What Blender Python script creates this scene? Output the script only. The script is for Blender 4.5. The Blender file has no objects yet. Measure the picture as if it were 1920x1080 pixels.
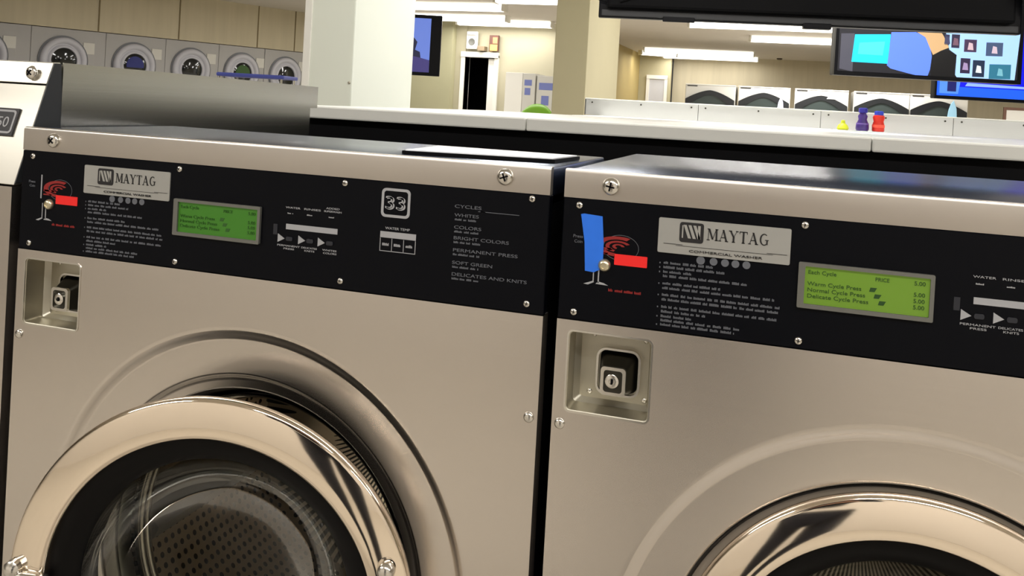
import bpy, bmesh, math, random
from mathutils import Vector, Matrix
random.seed(7)
C = bpy.context.scene.collection
PI = math.pi
def R_(d): return math.radians(d)

# ------------------------------------------------------------------ camera, world, exposure
F_PX, YAW, PITCH, ROLL = 1650.0, -0.30082307, -0.01033901, 0.05603276
EYE = Vector((0.88566928, -0.84933892, 1.19134049))
fw = Vector((math.sin(YAW)*math.cos(PITCH), math.cos(YAW)*math.cos(PITCH), math.sin(PITCH)))
rt = fw.cross(Vector((0, 0, 1))).normalized(); up = rt.cross(fw)
r2 = rt*math.cos(ROLL) + up*math.sin(ROLL); u2 = -rt*math.sin(ROLL) + up*math.cos(ROLL)
cam_data = bpy.data.cameras.new('camera'); cam = bpy.data.objects.new('camera', cam_data); C.objects.link(cam)
cam.matrix_world = Matrix(((r2.x, u2.x, -fw.x, EYE.x), (r2.y, u2.y, -fw.y, EYE.y), (r2.z, u2.z, -fw.z, EYE.z), (0, 0, 0, 1)))
cam_data.sensor_width = 36; cam_data.lens = F_PX*36/1920
cam_data.shift_y = (212.06-540)/1920
cam_data.clip_start = 0.02; cam_data.clip_end = 200
bpy.context.scene.camera = cam
vs = bpy.context.scene.view_settings
vs.view_transform = 'Standard'; vs.look = 'None'; vs.exposure = 0.08; vs.gamma = 1.0; vs.use_curve_mapping = False
world = bpy.data.worlds.new('world'); bpy.context.scene.world = world; world.use_nodes = True
world.node_tree.nodes['Background'].inputs[0].default_value = (1, .95, .88, 1)
world.node_tree.nodes['Background'].inputs[1].default_value = 0.05
CEIL = 2.75
TUBE = 3.0            # emission of the tubes
LAMP = .62            # scale of the light each fixture sheds

# ------------------------------------------------------------------ materials
def lin(c):
    return tuple(((v/255)/12.92 if v/255 <= .04045 else ((v/255+.055)/1.055)**2.4) for v in c) + (1,)
def mat(name, col, rough=.5, metal=0.0, spec=.5, emit=None, estr=1.0, coat=0, linear=False):
    m = bpy.data.materials.new(name); m.use_nodes = True
    b = m.node_tree.nodes['Principled BSDF']
    b.inputs['Base Color'].default_value = (tuple(col)+(1,)) if linear else lin(col)
    b.inputs['Roughness'].default_value = rough; b.inputs['Metallic'].default_value = metal
    b.inputs['Specular IOR Level'].default_value = spec
    b.inputs['Coat Weight'].default_value = coat
    if emit is not None:
        b.inputs['Emission Color'].default_value = lin(emit); b.inputs['Emission Strength'].default_value = estr
    return m
def bsdf(m): return m.node_tree.nodes['Principled BSDF']
def N(m, t, **k):
    n = m.node_tree.nodes.new(t)
    for a, v in k.items(): setattr(n, a, v)
    return n
def L(m, a, b): m.node_tree.links.new(a, b)
def vary(m, scale=8, amount=.06, stretch=(1, 1, 1), bump=0, detail=3):
    """soft procedural variation of base colour and a little bump"""
    b = bsdf(m); tc = N(m, 'ShaderNodeTexCoord'); mp = N(m, 'ShaderNodeMapping'); mp.inputs['Scale'].default_value = stretch
    no = N(m, 'ShaderNodeTexNoise'); no.inputs['Scale'].default_value = scale; no.inputs['Detail'].default_value = detail
    L(m, tc.outputs['Object'], mp.inputs['Vector']); L(m, mp.outputs[0], no.inputs['Vector'])
    mix = N(m, 'ShaderNodeMix', data_type='RGBA'); c = b.inputs['Base Color'].default_value[:]
    mix.inputs[6].default_value = tuple(max(0, v*(1-amount)) for v in c[:3])+(1,)
    mix.inputs[7].default_value = tuple(min(1, v*(1+amount)) for v in c[:3])+(1,)
    L(m, no.outputs[0], mix.inputs[0]); L(m, mix.outputs[2], b.inputs['Base Color'])
    if bump:
        bp = N(m, 'ShaderNodeBump'); bp.inputs['Strength'].default_value = bump; bp.inputs['Distance'].default_value = .002
        L(m, no.outputs[0], bp.inputs['Height']); L(m, bp.outputs[0], b.inputs['Normal'])
    return m
def brushed(name, col, rough=.3, aniso=.7, rot=0.0, streak=(2, 2, 900), bump=.05, rvar=.035):
    m = mat(name, col, rough, 1.0); b = bsdf(m)
    b.inputs['Anisotropic'].default_value = aniso; b.inputs['Anisotropic Rotation'].default_value = rot
    tg = N(m, 'ShaderNodeTangent', direction_type='RADIAL', axis='Z'); L(m, tg.outputs[0], b.inputs['Tangent'])
    tc = N(m, 'ShaderNodeTexCoord'); mp = N(m, 'ShaderNodeMapping'); mp.inputs['Scale'].default_value = streak
    no = N(m, 'ShaderNodeTexNoise'); no.inputs['Scale'].default_value = 1; no.inputs['Detail'].default_value = 2
    L(m, tc.outputs['Object'], mp.inputs['Vector']); L(m, mp.outputs[0], no.inputs['Vector'])
    mr = N(m, 'ShaderNodeMapRange'); mr.inputs[3].default_value = rough-rvar; mr.inputs[4].default_value = rough+rvar
    L(m, no.outputs[0], mr.inputs[0]); L(m, mr.outputs[0], b.inputs['Roughness'])
    return m
M = {}
M['steel'] = brushed('brushed_stainless_steel', (220, 213, 206), .25, .75)
M['cap_steel'] = brushed('brushed_stainless_cap', (200, 193, 185), .38, .7)
M['side_steel'] = brushed('galvanised_side_steel', (186, 186, 180), .22, .6)
M['bright_steel'] = brushed('satin_stainless_console', (198, 194, 183), .42, .4)
M['chrome'] = mat('polished_steel', (250, 236, 218), .07, 1.0)
M['chrome_small'] = mat('chrome_fittings', (225, 222, 215), .18, 1.0)
M['dull_steel'] = mat('dull_pressed_steel', (186, 181, 166), .42, 1.0)
M['dark_steel'] = mat('dark_lock_steel', (70, 68, 62), .35, 1.0)
M['panel'] = mat('black_control_panel', (3, 4, 9), .4, 0, .12)
M['black'] = mat('black_paint', (4, 4, 6), .6, 0, .12)
M['rubber'] = mat('black_rubber', (6, 5, 5), .5, 0, .15)
M['lid'] = mat('dark_grey_lid_metal', (80, 90, 112), .26, .9)
M['print'] = mat('pale_grey_printing', (150, 150, 152), .6)
M['print_dim'] = mat('dim_grey_printing', (88, 90, 96), .6)
M['badge'] = mat('silver_badge', (158, 157, 152), .45, .35)
M['ink'] = mat('dark_ink', (22, 20, 22), .5)
M['red'] = mat('red_label', (225, 28, 26), .5)
M['red_dim'] = mat('dull_red_print', (130, 22, 20), .5)
M['lcd_a'] = mat('green_display_dark', (40, 90, 20), .3, emit=(66, 124, 22), estr=.28)
M['lcd_b'] = mat('green_display_lit', (80, 110, 30), .3, emit=(118, 156, 40), estr=.28)
M['lcd_ink'] = mat('display_characters', (24, 62, 8), .5)
M['lcd_frame'] = mat('display_frame', (112, 112, 106), .4, .5)
M['brass'] = mat('brass_button', (214, 204, 176), .3, .9)
M['tape'] = vary(mat('blue_masking_tape', (28, 104, 214), .7), 60, .08)
M['white_board'] = vary(mat('white_laminate', (226, 226, 220), .35), 3, .03)
M['white_panel'] = vary(mat('white_enamel_panel', (206, 207, 206), .4), 3, .03)
M['pillar'] = vary(mat('white_painted_pillar', (222, 226, 214), .7), 4, .02, bump=.05)
M['tan'] = vary(mat('tan_wall_paint', (178, 170, 138), .8), 5, .03, bump=.05)
M['wall_tan'] = vary(mat('beige_wall_paint', (192, 186, 164), .8), 3, .04, bump=.05)
M['wall_gold'] = vary(mat('golden_wall_paint', (168, 148, 92), .8), 3, .04)
M['wall_back'] = vary(mat('cream_wall_paint', (208, 202, 193), .8), 2, .03)
M['ceiling'] = vary(mat('ceiling_tiles', (206, 200, 190), .9), 3, .03)
M['floor'] = vary(mat('tan_floor_tiles', (172, 165, 153), .35), 6, .06)
M['trim'] = mat('white_trim_paint', (232, 230, 222), .5)
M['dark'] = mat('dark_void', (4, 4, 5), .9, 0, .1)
M['tv'] = mat('television_plastic', (5, 6, 12), .35, 0, .2)
M['tv_grey'] = mat('grey_television_mount', (92, 94, 98), .4, .2)
M['tube'] = mat('fluorescent_tube', (255, 253, 246), .4, emit=(255, 252, 244), estr=TUBE)
M['fixture'] = mat('fixture_enamel', (215, 212, 200), .5)
M['enamel'] = vary(mat('dryer_enamel', (200, 198, 190), .4), 3, .03)
M['enamel_grey'] = vary(mat('grey_dryer_enamel', (164, 162, 160), .45), 3, .03)
M['enamel_ring'] = mat('grey_white_door_ring', (186, 186, 194), .4)
M['dark_glass'] = mat('dark_door_glass', (16, 20, 24), .08, 0, .6)
M['dryer_glass'] = mat('grey_green_dryer_glass', (52, 60, 58), .15, 0, .5)
M['drum_glow'] = mat('dim_drum_behind_glass', (44, 54, 46), .35, .3)

def glass():
    m = bpy.data.materials.new('door_glass'); m.use_nodes = True; nt = m.node_tree
    nt.nodes.remove(nt.nodes['Principled BSDF']); out = nt.nodes['Material Output']
    tr = N(m, 'ShaderNodeBsdfTransparent'); tr.inputs[0].default_value = (.80, .82, .80, 1)
    gl = N(m, 'ShaderNodeBsdfGlossy'); gl.inputs['Roughness'].default_value = .02
    fr = N(m, 'ShaderNodeFresnel'); fr.inputs[0].default_value = 1.5
    mx = N(m, 'ShaderNodeMixShader'); ml = N(m, 'ShaderNodeMath', operation='MULTIPLY'); ml.inputs[1].default_value = .3; L(m, fr.outputs[0], ml.inputs[0]); L(m, ml.outputs[0], mx.inputs[0]); L(m, tr.outputs[0], mx.inputs[1]); L(m, gl.outputs[0], mx.inputs[2])
    L(m, mx.outputs[0], out.inputs[0]); return m
M['glass'] = glass()
M['neck'] = mat('tub_neck_steel', (104, 102, 94), .3, 1.0)
M['lcd_ink_a'] = mat('faint_display_characters', (34, 80, 18), .5)
M['satin_lip'] = mat('satin_lip_steel', (176, 168, 154), .22, 1.0)
def perforated():
    """stainless drum wall with rows of small punched holes"""
    m = mat('perforated_drum_steel', (150, 142, 128), .36, 1.0); b = bsdf(m)
    tc = N(m, 'ShaderNodeTexCoord'); sp = N(m, 'ShaderNodeSeparateXYZ'); L(m, tc.outputs['Object'], sp.inputs[0])
    at = N(m, 'ShaderNodeMath', operation='ARCTAN2'); L(m, sp.outputs[2], at.inputs[0]); L(m, sp.outputs[0], at.inputs[1])
    def chain(src, k):
        a = N(m, 'ShaderNodeMath', operation='MULTIPLY'); L(m, src, a.inputs[0]); a.inputs[1].default_value = k
        f = N(m, 'ShaderNodeMath', operation='FRACT'); L(m, a.outputs[0], f.inputs[0])
        s = N(m, 'ShaderNodeMath', operation='SUBTRACT'); L(m, f.outputs[0], s.inputs[0]); s.inputs[1].default_value = .5
        q = N(m, 'ShaderNodeMath', operation='POWER'); L(m, s.outputs[0], q.inputs[0]); q.inputs[1].default_value = 2
        return q.outputs[0]
    u = chain(at.outputs[0], 18); v = chain(sp.outputs[1], 72)
    ad = N(m, 'ShaderNodeMath', operation='ADD'); L(m, u, ad.inputs[0]); L(m, v, ad.inputs[1])
    lt = N(m, 'ShaderNodeMath', operation='GREATER_THAN'); L(m, ad.outputs[0], lt.inputs[0]); lt.inputs[1].default_value = .075
    mix = N(m, 'ShaderNodeMix', data_type='RGBA'); mix.inputs[6].default_value = (.01, .01, .01, 1); mix.inputs[7].default_value = lin((210, 198, 180))
    L(m, lt.outputs[0], mix.inputs[0]); L(m, mix.outputs[2], b.inputs['Base Color']); L(m, lt.outputs[0], b.inputs['Metallic'])
    return m
M['drum'] = perforated()
# wall panels with fine vertical grooves
def panelled(name, col, sc):
    m = mat(name, col, .75); b = bsdf(m)
    tc = N(m, 'ShaderNodeTexCoord'); mp = N(m, 'ShaderNodeMapping'); mp.inputs['Scale'].default_value = sc
    no = N(m, 'ShaderNodeTexNoise'); no.inputs['Scale'].default_value = 1; no.inputs['Detail'].default_value = 3
    L(m, tc.outputs['Object'], mp.inputs[0]); L(m, mp.outputs[0], no.inputs['Vector'])
    c = lin(col); mix = N(m, 'ShaderNodeMix', data_type='RGBA')
    mix.inputs[6].default_value = tuple(v*.86 for v in c[:3])+(1,); mix.inputs[7].default_value = tuple(min(1, v*1.12) for v in c[:3])+(1,)
    L(m, no.outputs[0], mix.inputs[0]); L(m, mix.outputs[2], b.inputs['Base Color'])
    return m
M['wood_panel'] = panelled('grooved_wall_panelling', (192, 182, 156), (9, 9, .6))

# ------------------------------------------------------------------ object helpers
def tag(o, label=None, cat=None, group=None, kind=None):
    if label: o['label'] = label
    if cat: o['category'] = cat
    if group: o['group'] = group
    if kind: o['kind'] = kind
    return o
def empty(name, loc=(0, 0, 0), rz=0):
    o = bpy.data.objects.new(name, None); C.objects.link(o); o.location = loc; o.rotation_euler = (0, 0, rz); o.empty_display_size = .05
    return o
class MB:
    def __init__(s): s.b = bmesh.new()
    def box(s, x0, x1, y0, y1, z0, z1, bev=0, seg=2, mtx=None):
        t = bmesh.new(); bmesh.ops.create_cube(t, size=1)
        for v in t.verts: v.co = Vector(((x0+x1)/2+v.co.x*(x1-x0), (y0+y1)/2+v.co.y*(y1-y0), (z0+z1)/2+v.co.z*(z1-z0)))
        if bev: bmesh.ops.bevel(t, geom=t.edges[:], offset=bev, segments=seg, profile=.5, affect='EDGES')
        s.join(t, mtx); return s
    def join(s, t, mtx=None):
        if mtx is not None: bmesh.ops.transform(t, matrix=mtx, verts=t.verts)
        me = bpy.data.meshes.new('t'); t.to_mesh(me); t.free(); s.b.from_mesh(me); bpy.data.meshes.remove(me)
    def lathe(s, prof, c=(0, 0, 0), seg=64, axis='Y', sc=1.0, closed=False, mtx=None):
        """prof: list of (radius, along axis)"""
        t = bmesh.new(); rings = []
        for r, a in prof:
            ring = []
            for i in range(seg if r > 1e-6 else 1):
                th = 2*PI*i/seg; ca, sa = r*sc*math.cos(th), r*sc*math.sin(th)
                p = {'Y': (ca, a, sa), 'Z': (ca, sa, a), 'X': (a, ca, sa)}[axis]
                ring.append(t.verts.new((c[0]+p[0], c[1]+p[1], c[2]+p[2])))
            rings.append(ring)
        pr = list(zip(rings, rings[1:])) + ([(rings[-1], rings[0])] if closed else [])
        for A, B in pr:
            for i in range(seg):
                j = (i+1) % seg
                q = [A[i % len(A)], A[j % len(A)], B[j % len(B)], B[i % len(B)]]
                q = list(dict.fromkeys(q))
                if len(q) > 2:
                    try: t.faces.new(q)
                    except ValueError: pass
        bmesh.ops.recalc_face_normals(t, faces=t.faces[:])
        s.join(t, mtx); return s
    def prism(s, pts, y0, y1, mtx=None, bev=0):
        """polygon in xz pushed along y"""
        t = bmesh.new(); a = [t.verts.new((p[0], y0, p[1])) for p in pts]; b = [t.verts.new((p[0], y1, p[1])) for p in pts]
        t.faces.new(a); t.faces.new(b[::-1])
        for i in range(len(pts)):
            j = (i+1) % len(pts); t.faces.new((a[i], b[i], b[j], a[j]))
        bmesh.ops.recalc_face_normals(t, faces=t.faces[:])
        if bev: bmesh.ops.bevel(t, geom=t.edges[:], offset=bev, segments=2, profile=.5, affect='EDGES')
        s.join(t, mtx); return s
    def prismx(s, pts, x0, x1, bev=0):
        """polygon in yz pushed along x"""
        t = bmesh.new(); a = [t.verts.new((x0, p[0], p[1])) for p in pts]; b = [t.verts.new((x1, p[0], p[1])) for p in pts]
        t.faces.new(a); t.faces.new(b[::-1])
        for i in range(len(pts)):
            j = (i+1) % len(pts); t.faces.new((a[i], b[i], b[j], a[j]))
        bmesh.ops.recalc_face_normals(t, faces=t.faces[:])
        if bev: bmesh.ops.bevel(t, geom=t.edges[:], offset=bev, segments=2, profile=.5, affect='EDGES')
        s.join(t); return s
    def prismz(s, pts, z0, z1, bev=0):
        t = bmesh.new(); a = [t.verts.new((p[0], p[1], z0)) for p in pts]; b = [t.verts.new((p[0], p[1], z1)) for p in pts]
        t.faces.new(a); t.faces.new(b[::-1])
        for i in range(len(pts)):
            j = (i+1) % len(pts); t.faces.new((a[i], b[i], b[j], a[j]))
        bmesh.ops.recalc_face_normals(t, faces=t.faces[:])
        if bev: bmesh.ops.bevel(t, geom=t.edges[:], offset=bev, segments=2, profile=.5, affect='EDGES')
        s.join(t); return s
    def tube(s, pts, r, seg=10):
        t = bmesh.new(); P = [Vector(p) for p in pts]; rings = []
        for i, p in enumerate(P):
            d = (P[min(i+1, len(P)-1)]-P[max(i-1, 0)]).normalized()
            a = d.cross(Vector((0, 0, 1)));
            if a.length < 1e-3: a = d.cross(Vector((1, 0, 0)))
            a.normalize(); b = d.cross(a)
            rr = r[i] if isinstance(r, (list, tuple)) else r
            rings.append([t.verts.new(p+(a*math.cos(2*PI*k/seg)+b*math.sin(2*PI*k/seg))*rr) for k in range(seg)])
        for A, B in zip(rings, rings[1:]):
            for k in range(seg): t.faces.new((A[k], A[(k+1) % seg], B[(k+1) % seg], B[k]))
        t.faces.new(rings[0][::-1]); t.faces.new(rings[-1])
        bmesh.ops.recalc_face_normals(t, faces=t.faces[:]); s.join(t); return s
    def text(s, string, x, z, h, y=0, width=None, align='LEFT', d=.0003):
        """lettering standing on the front (xz) plane; h = cap height"""
        cu = bpy.data.curves.new('t', 'FONT'); cu.body = string; cu.size = h/.7; cu.extrude = d; cu.align_x = align
        ob = bpy.data.objects.new('t', cu); me = bpy.data.meshes.new_from_object(ob)
        xs = [v.co.x for v in me.vertices]; k = 1.0
        if width and xs: k = width/(max(xs)-min(xs))
        t = bmesh.new(); t.from_mesh(me)
        for v in t.verts: v.co = Vector((x+v.co.x*k, y-v.co.z-d, z+v.co.y))
        bmesh.ops.recalc_face_normals(t, faces=t.faces[:])
        s.join(t); bpy.data.objects.remove(ob); bpy.data.curves.remove(cu); bpy.data.meshes.remove(me); return s
    def build(s, name, m, parent=None, smooth=False, angle=35):
        me = bpy.data.meshes.new(name); s.b.to_mesh(me); s.b.free(); me.materials.append(m)
        if smooth:
            for p in me.polygons: p.use_smooth = True
            me.set_sharp_from_angle(angle=R_(angle))
        o = bpy.data.objects.new(name, me); C.objects.link(o)
        if parent: o.parent = parent
        return o
def copy_tree(o, parent=None):
    c = o.copy(); C.objects.link(c)
    if parent: c.parent = parent
    for ch in [x for x in bpy.data.objects if x.parent == o and x != c]: copy_tree(ch, c)
    return c
def rrect(x0, x1, z0, z1, r, n=6):
    pts = []
    for cx, cz, a in ((x1-r, z1-r, 0), (x0+r, z1-r, 90), (x0+r, z0+r, 180), (x1-r, z0+r, 270)):
        for i in range(n+1):
            t = R_(a+90*i/n); pts.append((cx+r*math.cos(t), cz+r*math.sin(t)))
    return pts
def frame_mb(mb, po, pi_, y0, y1):
    """ring between two outlines with as many points each (xz plane)"""
    t = bmesh.new(); n = len(po)
    v = [[t.verts.new((p[0], y, p[1])) for p in pts] for pts, y in ((po, y0), (pi_, y0), (pi_, y1), (po, y1))]
    for a in range(4):
        A, B = v[a], v[(a+1) % 4]
        for i in range(n): t.faces.new((A[i], A[(i+1) % n], B[(i+1) % n], B[i]))
    bmesh.ops.recalc_face_normals(t, faces=t.faces[:]); mb.join(t); return mb
def struct(name, mb, m, smooth=False):
    return tag(mb.build(name, m, smooth=smooth), kind='structure')

# ------------------------------------------------------------------ room shell
struct('floor', MB().box(-14, 14, -4, 26, -.1, 0), M['floor'])
struct('ceiling', MB().box(-14, 14, -4, 26, CEIL, CEIL+.1), M['ceiling'])
struct('wall_back', MB().box(-14, 14, -3.3, -3.1, 0, CEIL), M['wall_back'])
struct('wall_right', MB().box(9, 9.2, -3.1, 24.4, 0, CEIL), M['wall_tan'])
struct('wall_front', MB().box(-2.1, 9.0, 23.4, 23.6, 0, CEIL), M['wood_panel'])
# left wall above and behind the dryer row, made of tall grooved sheets
d0 = Vector((-10.167, 9.237, 0)); d1 = Vector((-8.222, 14.343, 0)); rd = (d1-d0).normalized(); rn = Vector((rd.y, -rd.x, 0))
def rowpt(s, off=0): return d0+rd*s+rn*off
a = rowpt(-13); b = rowpt(6.9); wl = MB()
wl.prismz([(a.x, a.y), (b.x, b.y), (b.x-rn.x*.6, b.y-rn.y*.6), (a.x-rn.x*.6, a.y-rn.y*.6)], 1.975, CEIL)
struct('wall_left', wl, M['wood_panel'])
seam = MB()
for px_s in (-1.35, .55+.6, 2.0+.55, 3.6+.55, 5.0, 5.5):
    p = rowpt(px_s+.3, .002); q = rowpt(px_s+.32, .002)
    seam.prismz([(p.x, p.y), (q.x, q.y), (q.x+rn.x*.006, q.y+rn.y*.006), (p.x+rn.x*.006, p.y+rn.y*.006)], 1.98, CEIL)
struct('trim_1', seam, mat('panel_seam', (120, 106, 76), .8))
# far walls
struct('wall_far_left', MB().box(-9.2, -5.33, 15.04, 15.3, 0, CEIL), vary(mat('olive_wall_paint', (168, 164, 132), .8), 3, .04))
wd = MB(); DY = 15.3
wd.box(-5.33, -5.12, DY-.05, DY+.2, 0, CEIL).box(-4.52, -2.95, DY, DY+.2, 0, CEIL).box(-5.12, -4.52, DY, DY+.2, 2.08, CEIL)
struct('wall_far_middle', wd, vary(mat('pale_wall_paint', (176, 170, 146), .8), 3, .04))
struct('wall_far_side', MB().box(-3.15, -2.95, DY+.2, 22.9, 0, CEIL), M['wall_gold'])
struct('wall_far_corner', MB().box(-3.15, -2.1, 22.9, 23.1, 0, CEIL), M['tan'])
# doorway to a dark room
dt = MB().box(-5.2, -5.12, DY-.08, DY+.22, 0, 2.1).box(-4.52, -4.44, DY-.06, DY+.22, 0, 2.1).box(-5.2, -4.44, DY-.1, DY+.22, 2.06, 2.16)
struct('trim_2', dt, M['trim'])
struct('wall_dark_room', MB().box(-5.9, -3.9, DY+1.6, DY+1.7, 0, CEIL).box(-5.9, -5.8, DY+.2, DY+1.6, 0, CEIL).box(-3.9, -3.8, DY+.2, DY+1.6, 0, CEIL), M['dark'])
dl = empty('door_1', (-4.53, DY+.02, 0)); tag(dl, kind='structure')
MB().box(-.13, -.0, -.02, .02, .01, 2.04, .004).build('door_leaf', M['trim'], dl)
MB().lathe([(0, -.05), (.02, -.05), (.025, -.03), (.01, -.02), (.01, .0)], (-.11, 0, 1.0), 16).build('door_handle', M['chrome_small'], dl, True)
# pale door with a blind, far corner
dr = empty('door_2', (-2.45, 22.88, 0)); tag(dr, kind='structure')
MB().box(-.28, -.2, -.06, .0, 0, 2.13).box(.2, .28, -.06, 0, 0, 2.13).box(-.28, .28, -.07, 0, 2.08, 2.18).build('door_frame', M['trim'], dr)
MB().box(-.2, .2, -.03, 0, 0, 2.08).build('door_leaf', vary(mat('pale_blind', (196, 196, 200), .6), 20, .08, (1, 1, 12)), dr)

# ceiling lights -----------------------------------------------------------
def fixture(x0, y0, x1, y1, label, wdt=.2, power=120, drop=.0, group='fluorescent ceiling lights', visible=True):
    A = Vector((x0, y0, 0)); B = Vector((x1, y1, 0)); ln = (B-A).length; mid = (A+B)/2; ang = math.atan2(B.y-A.y, B.x-A.x)
    t = empty('ceiling_light', (mid.x, mid.y, CEIL-drop), ang)
    tag(t, label, 'ceiling light', group)
    MB().prismx([(-wdt/2, 0), (wdt/2, 0), (wdt*.36, -.055), (-wdt*.36, -.055)], -ln/2, ln/2).build('housing', M['fixture'], t)
    for a_, b_ in ((-ln/2-.006, -ln/2+.03), (ln/2-.03, ln/2+.006)):
        MB().box(a_, b_, -wdt*.58, wdt*.58, -.12, 0, .004).build('end_cap', M['fixture'], t)
    MB().prismx([(-wdt*.55, -.02), (wdt*.55, -.02), (wdt*.55, -.07), (wdt*.42, -.115), (-wdt*.42, -.115), (-wdt*.55, -.07)], -ln/2+.03, ln/2-.03).build('diffuser', M['tube'], t, True, 60)
    ld = bpy.data.lights.new('fixture_light', 'AREA'); ld.shape = 'RECTANGLE'; ld.size = ln; ld.size_y = wdt*.9
    ld.energy = power*LAMP; ld.color = (1, .975, .94); lo = bpy.data.objects.new('fixture_light', ld); C.objects.link(lo)
    lo.parent = t; lo.location = (0, 0, -.125); lo.rotation_euler = (0, 0, 0)
    return t
fixture(-5.9, 12.3, -3.4, 12.3, 'long fluorescent ceiling light nearest the white pillar, above the wall television', power=40)
fixture(-6.4, 14.05, -3.9, 14.05, 'long fluorescent ceiling light just behind the one nearest the white pillar', power=40)
fixture(-5.15, 16.4-1.6, -3.3, 14.9, 'fluorescent ceiling light in front of the tan pillar, above the dark doorway', power=40)
fixture(-3.2, 11.2, -1.2, 11.3, 'fluorescent ceiling light at the very top edge, left of the tan pillar', power=40)
fixture(-.75, 14.05, 2.6, 14.35, 'fluorescent ceiling light half hidden under the big black television', power=230)
fixture(.15, 16.55, 3.2, 16.85, 'fluorescent ceiling light touching the left edge of the lit television', power=230)
fixture(-2.5, 20.6, .1, 20.9, 'upper of the two distant fluorescent ceiling lights above the first right dryers', power=60)
fixture(-2.3, 22.6, .15, 22.75, 'lower of the two distant fluorescent ceiling lights above the first right dryers', power=40)
fixture(-2.75, 21.6, -1.9, 22.1, 'short slanted fluorescent ceiling light near the far white door', power=20)
# fixtures added out of view to light the steel, counters, pillars and far rows
G2 = 'added lights out of view above the aisles'
for i, (fx, fy, pw) in enumerate(((-1.6, -1.7, 72), (1.4, -1.7, 82), (4.2, -1.7, 70), (-3.2, 1.4, 14), (0.3, 1.15, 34), (0.4, 3.5, 90), (3.6, 1.4, 70), (-5.5, 4.6, 60), (1.2, 6.2, 110), (3.8, 5.5, 80), (-6.4, 8.4, 70), (-2.6, 8.6, 60), (2.4, 9.2, 120), (6.5, 11.5, 150), (-5.6, 10.6, 50), (6.0, 18, 260))):
    fixture(fx-.9, fy, fx+.9, fy, 'added unseen fluorescent ceiling light overhead '+('in front of the washers, left', 'in front of the washers, middle', 'in front of the washers, right', 'left of the near counter', 'directly over the near counter', 'over the gap between the two white counters', 'right end of the near counter', 'left, between counter and grey dryers', 'over the end of the second counter', 'right, behind the black television', 'left, nearest the grey dryers', 'in the middle behind the tan pillar', 'right, behind the lit television', 'far right side wall', 'left, in front of the long lights', 'far right corner')[i], power=pw, group=G2)

# ------------------------------------------------------------------ washing machines
CX, CZ = .335, .655
def make_front_panel(parent, m, W=.6665, H=.9815, recess=True, x0=.001):
    """flat steel sheet with two stepped circles pressed in, a door opening and a lock opening"""
    b = bmesh.new()
    prof = [(.272, 0), (.2680, 0), (.2668, .0003), (.262, .0026), (.2572, .0049), (.2558, .0052), (.2545, .0052), (.2190, .0052), (.2175, .0053), (.2160, .0060), (.2120, .0105), (.2100, .0112), (.2085, .0113), (.2010, .0113), (.1995, .0120), (.1990, .0150)]
    n = 128; rings = []
    for r, y in prof: rings.append([b.verts.new((CX+r*math.cos(2*PI*i/n), y, CZ+r*math.sin(2*PI*i/n))) for i in range(n)])
    for A, B in zip(rings, rings[1:]):
        for i in range(n): b.faces.new((A[i], A[(i+1) % n], B[(i+1) % n], B[i]))
    edges = [b.edges.get((rings[0][i], rings[0][(i+1) % n])) for i in range(n)]
    def loop(pts):
        v = [b.verts.new((p[0], 0, p[1])) for p in pts]
        return [b.edges.new((v[i], v[(i+1) % len(v)])) for i in range(len(v))], v
    e1, ov = loop([(x0, .12), (W, .12), (W, H), (x0, H)]); edges += e1
    if recess:
        e2, _ = loop(rrect(.0135, .0965, .8915, .9715, .005, 4)); edges += e2
    bmesh.ops.triangle_fill(b, use_beauty=True, use_dissolve=False, edges=edges)
    bmesh.ops.recalc_face_normals(b, faces=b.faces[:])
    # folded rim
    rim = [b.verts.new((v.co.x, .02, v.co.z)) for v in ov]
    for i in range(4): b.faces.new((ov[i], ov[(i+1) % 4], rim[(i+1) % 4], rim[i]))
    for f in b.faces:
        if f.normal.y > 0 and all(abs(v.co.y) < 1e-6 for v in f.verts): f.normal_flip()
    mb = MB(); mb.join(b)
    return mb.build('front_panel', m, parent, True, 25)
def make_screw(parent, x, z, r, cross=True, name='screw', y=0):
    s = MB().lathe([(r, 0), (r, -.18*r), (r*.86, -.42*r), (r*.5, -.6*r), (0, -.66*r)], (x, y, z), 20)
    o = s.build(name, M['chrome_small'], parent, True, 50)
    if cross:
        k = MB(); a = R_(random.choice((10, 40, 70)))
        mt = Matrix.Translation((x, 0, z)) @ Matrix.Rotation(a, 4, 'Y')
        k.box(-r*.5, r*.5, y-.70*r, y-.62*r, -r*.09, r*.09, mtx=mt).box(-r*.09, r*.09, y-.70*r, y-.62*r, -r*.5, r*.5, mtx=mt)
        k.build('screw_slot', M['black'], o)
    return o
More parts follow.
